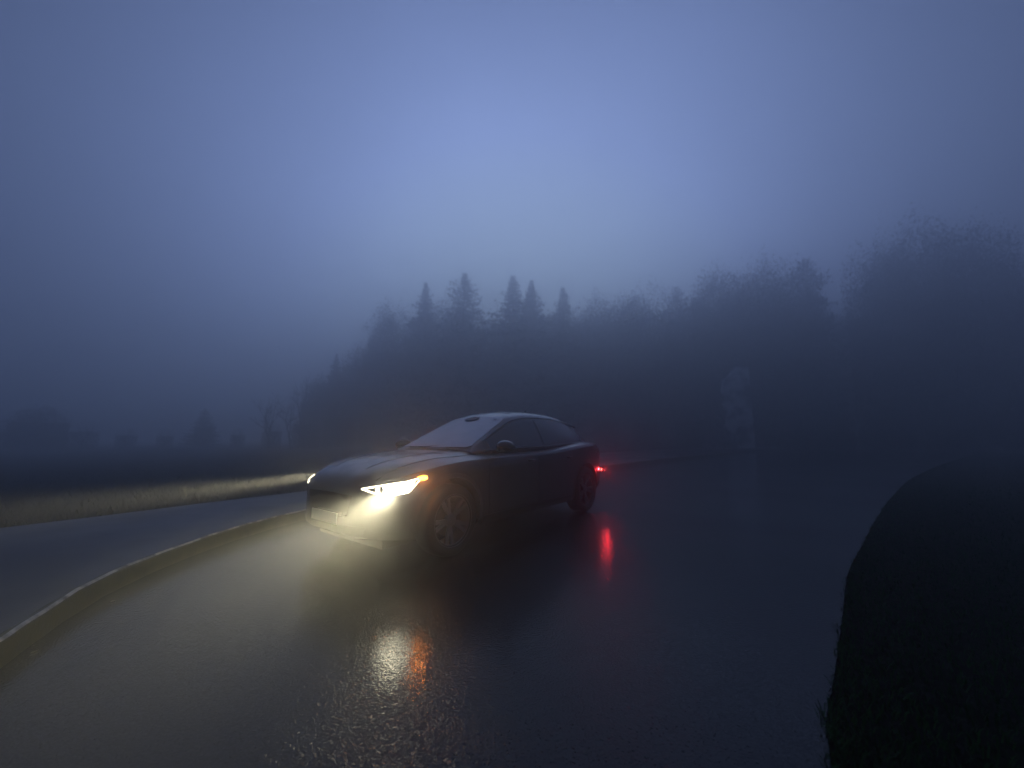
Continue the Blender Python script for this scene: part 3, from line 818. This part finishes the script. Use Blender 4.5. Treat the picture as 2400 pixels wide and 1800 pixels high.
# ------------------------------------------------------------------ lamps
lens = mat('lamp_housing', (.03, .03, .03), .1, coat=1)
lamp_core = emis('headlamp_glow', (1.0, .93, .68), 35)
lamp_line = emis('daylight_strip_glow', (1.0, .92, .66), 4)
amber = emis('indicator_glow', (1.0, .26, .02), 22)
redm = emis('rear_lamp_glow', (1.0, .05, .04), 25)
def px_grid(top, bot, n, m): return outward(grid_cast(top, bot, lambda u, v: cast_px(BB, u, v), n, m))
HT = [(848, 1145), (900, 1136), (950, 1128), (984, 1119)]
HB = [(850, 1149), (880, 1159), (925, 1161), (960, 1155), (985, 1125)]
house = px_grid(HT, HB, 16, 6)
core = px_grid([(898, 1142), (925, 1136), (955, 1131), (972, 1129)], [(902, 1157), (925, 1159), (950, 1156), (963, 1149)], 10, 5)
proj1 = px_grid([(880, 1146), (890, 1144)], [(882, 1155), (891, 1156)], 4, 4)
linet = px_grid(HT, [(u, v + 4) for u, v in HT], 16, 3)
lineb = px_grid([(u + 2, v - 3.5) for u, v in HB[:-1]] + [(980, 1126)], HB, 16, 3)
turn = px_grid([(979, 1118), (990, 1115), (1000, 1116)], [(980, 1124), (992, 1126), (1001, 1122)], 6, 4)
def centre(g): 
    p = Vector((0, 0, 0)); n = 0
    for row in g:
        for q, _ in row: p += q; n += 1
    return p / n
lamp_c = centre(core); turn_c = centre(turn)
print('lamp', lamp_c, 'turn', turn_c)
def lamp(name, kind, loc, energy, color, parent, **k):
    d = bpy.data.lights.new(name, kind); d.energy = energy; d.color = color
    for a, b in k.items(): setattr(d, a, b)
    o = bpy.data.objects.new(name, d); COL.objects.link(o); o.location = loc; o.parent = parent; return o
def headlight_nodes(d, s):
    """a dipped beam: sharp upper cut-off, hot just beneath it, wide and fading downwards"""
    d.use_nodes = True; t = d.node_tree; n = t.nodes.new; l = t.links.new
    em = t.nodes['Emission']; tc = n('ShaderNodeTexCoord'); sp = n('ShaderNodeSeparateXYZ'); l(tc.outputs['Normal'], sp.inputs[0])
    def mth(op, a, b=None, c=None):
        q = n('ShaderNodeMath'); q.operation = op
        for i, v in enumerate((a, b, c)):
            if v is None: continue
            if isinstance(v, (int, float)): q.inputs[i].default_value = v
            else: l(v, q.inputs[i])
        return q.outputs[0]
    az = mth('ABSOLUTE', sp.outputs[2]); az = mth('MAXIMUM', az, .05)
    ty = mth('DIVIDE', sp.outputs[1], az); tx = mth('DIVIDE', sp.outputs[0], az)
    cut = n('ShaderNodeMapRange'); cut.interpolation_type = 'SMOOTHSTEP'; cut.inputs['From Min'].default_value = .012; cut.inputs['From Max'].default_value = -.03
    l(ty, cut.inputs['Value'])
    ox = mth('MULTIPLY', tx, -float(s))                # positive towards the outer side of the car
    dy = mth('MINIMUM', ty, 0.0)
    streak = mth('EXPONENT', mth('MULTIPLY_ADD', mth('MULTIPLY', tx, tx), -7.0, mth('MULTIPLY', dy, 34.0)))
    dx = mth('SUBTRACT', ox, .60)
    kd = mth('MULTIPLY_ADD', mth('GREATER_THAN', dx, 0.0), 3.8, -8.0)
    fan = mth('EXPONENT', mth('MULTIPLY_ADD', mth('MULTIPLY', dx, dx), kd, mth('MULTIPLY', dy, 14.0)))
    f = mth('MULTIPLY', mth('MULTIPLY_ADD', streak, .6 if s > 0 else 3.4, mth('MULTIPLY', fan, 1.6 if s > 0 else .3)), cut.outputs[0])
    f = mth('MULTIPLY_ADD', f, 1.0, .0003)
    l(f, em.inputs['Strength'])
BEAM, HALO = 3500, 0.8
WARM = (1.0, .89, .54)
for s in (1, -1):
    mg = (lambda g: g) if s > 0 else mirror_grid
    hl = shell('headlight', mg(house), lens, car, .004, .02)
    shell('main_beam_lamp', mg(core), lamp_core, hl, .009, .006)
    shell('inner_lamp', mg(proj1), lamp_line, hl, .009, .006)
    shell('light_strip', mg(linet), lamp_line, hl, .008, .005); shell('light_strip', mg(lineb), lamp_line, hl, .008, .005)
    tl = shell('turn_signal', mg(turn), amber if s > 0 else mat('amber_lens', (.5, .18, .03), .2), car, .009, .012)
    c = Vector((lamp_c.x, s * lamp_c.y, lamp_c.z))
    b = lamp('headlight_beam', 'SPOT', c + Vector((.05, .035 * s, 0 if s > 0 else .03)), BEAM, WARM, car, spot_size=R(150), spot_blend=.3, shadow_soft_size=.05)
    b.rotation_euler = (math.pi / 2 - R(.6), 0, -math.pi / 2)
    headlight_nodes(b.data, s)
    lamp('headlight_halo', 'POINT', c + Vector((.07, .07 * s, .03)), HALO * .6, WARM, car, shadow_soft_size=.04)
lamp('indicator_bulb', 'POINT', turn_c + Vector((.03, .06, 0)), 4.0, (1, .25, .02), car, shadow_soft_size=.02)
# rear lamps
rc = cast_px(BB, 1399, 1113)
print('rear cast', rc[0])
rx, rz = -2.17, .63
def dome(name, c, nrm, rad, depth, m, parent):
    bm = bmesh.new(); bmesh.ops.create_uvsphere(bm, u_segments=20, v_segments=12, radius=1)
    q = Vector((0, 0, 1)).rotation_difference(nrm).to_matrix()
    for v in bm.verts: v.co = c + q @ Vector((v.co.x * rad, v.co.y * rad, v.co.z * depth))
    return bm_obj(name, bm, m, parent, True)
for s in (1, -1):
    h = cast_side(BB, rx, rz, s); ho = dome('rear_marker_lamp', h[0], Vector((-.5, s, 0)).normalized(), .034, .02, clad, car)
    dome('lit_lens', h[0] + Vector((-.006, .012 * s, 0)), Vector((-.5, s, 0)).normalized(), .024, .016, redm, ho)
    g = outward(grid_cast([(-2.02, .99), (-2.28, .93)], [(-2.02, .93), (-2.27, .87)], lambda x, z: cast_side(BB, x, z), 6, 4))
    shell('tail_light', g if s > 0 else mirror_grid(g), mat('red_lens', (.12, .008, .008), .15, coat=1), car, .006, .012)
rl = cast_side(BB, rx, rz)[0]
lamp('rear_lamp_bulb', 'POINT', rl + Vector((-.10, .05, 0)), 3.5, (1, .03, .04), car, shadow_soft_size=.02)
W = Mcar @ rl; dv_ = Vector((W.x, W.y, W.z - CH)); yc = dv_.y * math.cos(PIT) + dv_.z * math.sin(PIT); zc = -dv_.y * math.sin(PIT) + dv_.z * math.cos(PIT)
print('rear lamp px', 1200 + FPX * dv_.x / yc, 900 - FPX * zc / yc)

# ------------------------------------------------------------------ fallen leaves
leaf_m = mat('fallen_leaf', (.30, .22, .08), .35)
noise_color(leaf_m, (.08, .06, .025), (.16, .13, .06), 30, 3)
base_me = None
def leaf_mesh():
    pts = [(0, -.035), (.012, -.02), (.022, 0), (.016, .02), (0, .04), (-.016, .02), (-.022, 0), (-.012, -.02)]
    bm = bmesh.new(); vv = [bm.verts.new((x, y, .003 + 3 * x * x + .06 * abs(y) * .3)) for x, y in pts]; f = bm.faces.new(vv)
    ex = bmesh.ops.extrude_face_region(bm, geom=[f]); bmesh.ops.translate(bm, vec=(0, 0, .0015), verts=[e for e in ex['geom'] if isinstance(e, bmesh.types.BMVert)])
    bmesh.ops.recalc_face_normals(bm, faces=bm.faces)
    me = bpy.data.meshes.new('fallen_leaf'); bm.to_mesh(me); bm.free(); me.materials.append(leaf_m); return me
lm = leaf_mesh()
for u, v, a, lab in [(264, 1411, .4, 'pale fallen leaf lying furthest out on the asphalt below the kerb'), (93, 1485, 1.2, 'pale fallen leaf against the kerb foot, nearer the left edge'),
                     (70, 1512, 2.2, 'yellow fallen leaf just below the one at the kerb foot'), (80, 1530, .1, 'dull fallen leaf nearest the camera by the left kerb')]:
    o = bpy.data.objects.new('fallen_leaf', lm); COL.objects.link(o); x, y = gp(u, v); o.location = (x, y, .004); o.rotation_euler = (0, 0, a); o.scale = (.6, .6, .6)
    tag(o, lab, 'leaf', 'fallen leaves on the asphalt')

# ------------------------------------------------------------------ soft last daylight and the fog
sd = bpy.data.lights.new('sun', 'SUN'); sd.energy = .05; sd.angle = R(40); sd.color = (.75, .82, 1.0)
so = bpy.data.objects.new('sun', sd); COL.objects.link(so)
so.rotation_euler = (R(60), 0, R(180))
hz = bpy.data.materials.new('fog'); hz.use_nodes = True; t = hz.node_tree; t.nodes.clear()
o_ = t.nodes.new('ShaderNodeOutputMaterial'); pv_ = t.nodes.new('ShaderNodeVolumePrincipled')
pv_.inputs['Color'].default_value = (*FOG_COLOR, 1); pv_.inputs['Density'].default_value = FOG_DENSITY; pv_.inputs['Anisotropy'].default_value = FOG_G
t.links.new(pv_.outputs[0], o_.inputs['Volume'])
bm = bmesh.new(); bmesh.ops.create_cube(bm, size=1); bmesh.ops.scale(bm, vec=(1000, 1000, 33), verts=bm.verts); bmesh.ops.translate(bm, vec=(3, 150, 15.4), verts=bm.verts)
hb = bm_obj('haze', bm, hz); tag(hb, 'pale evening fog over the whole place', kind='stuff')
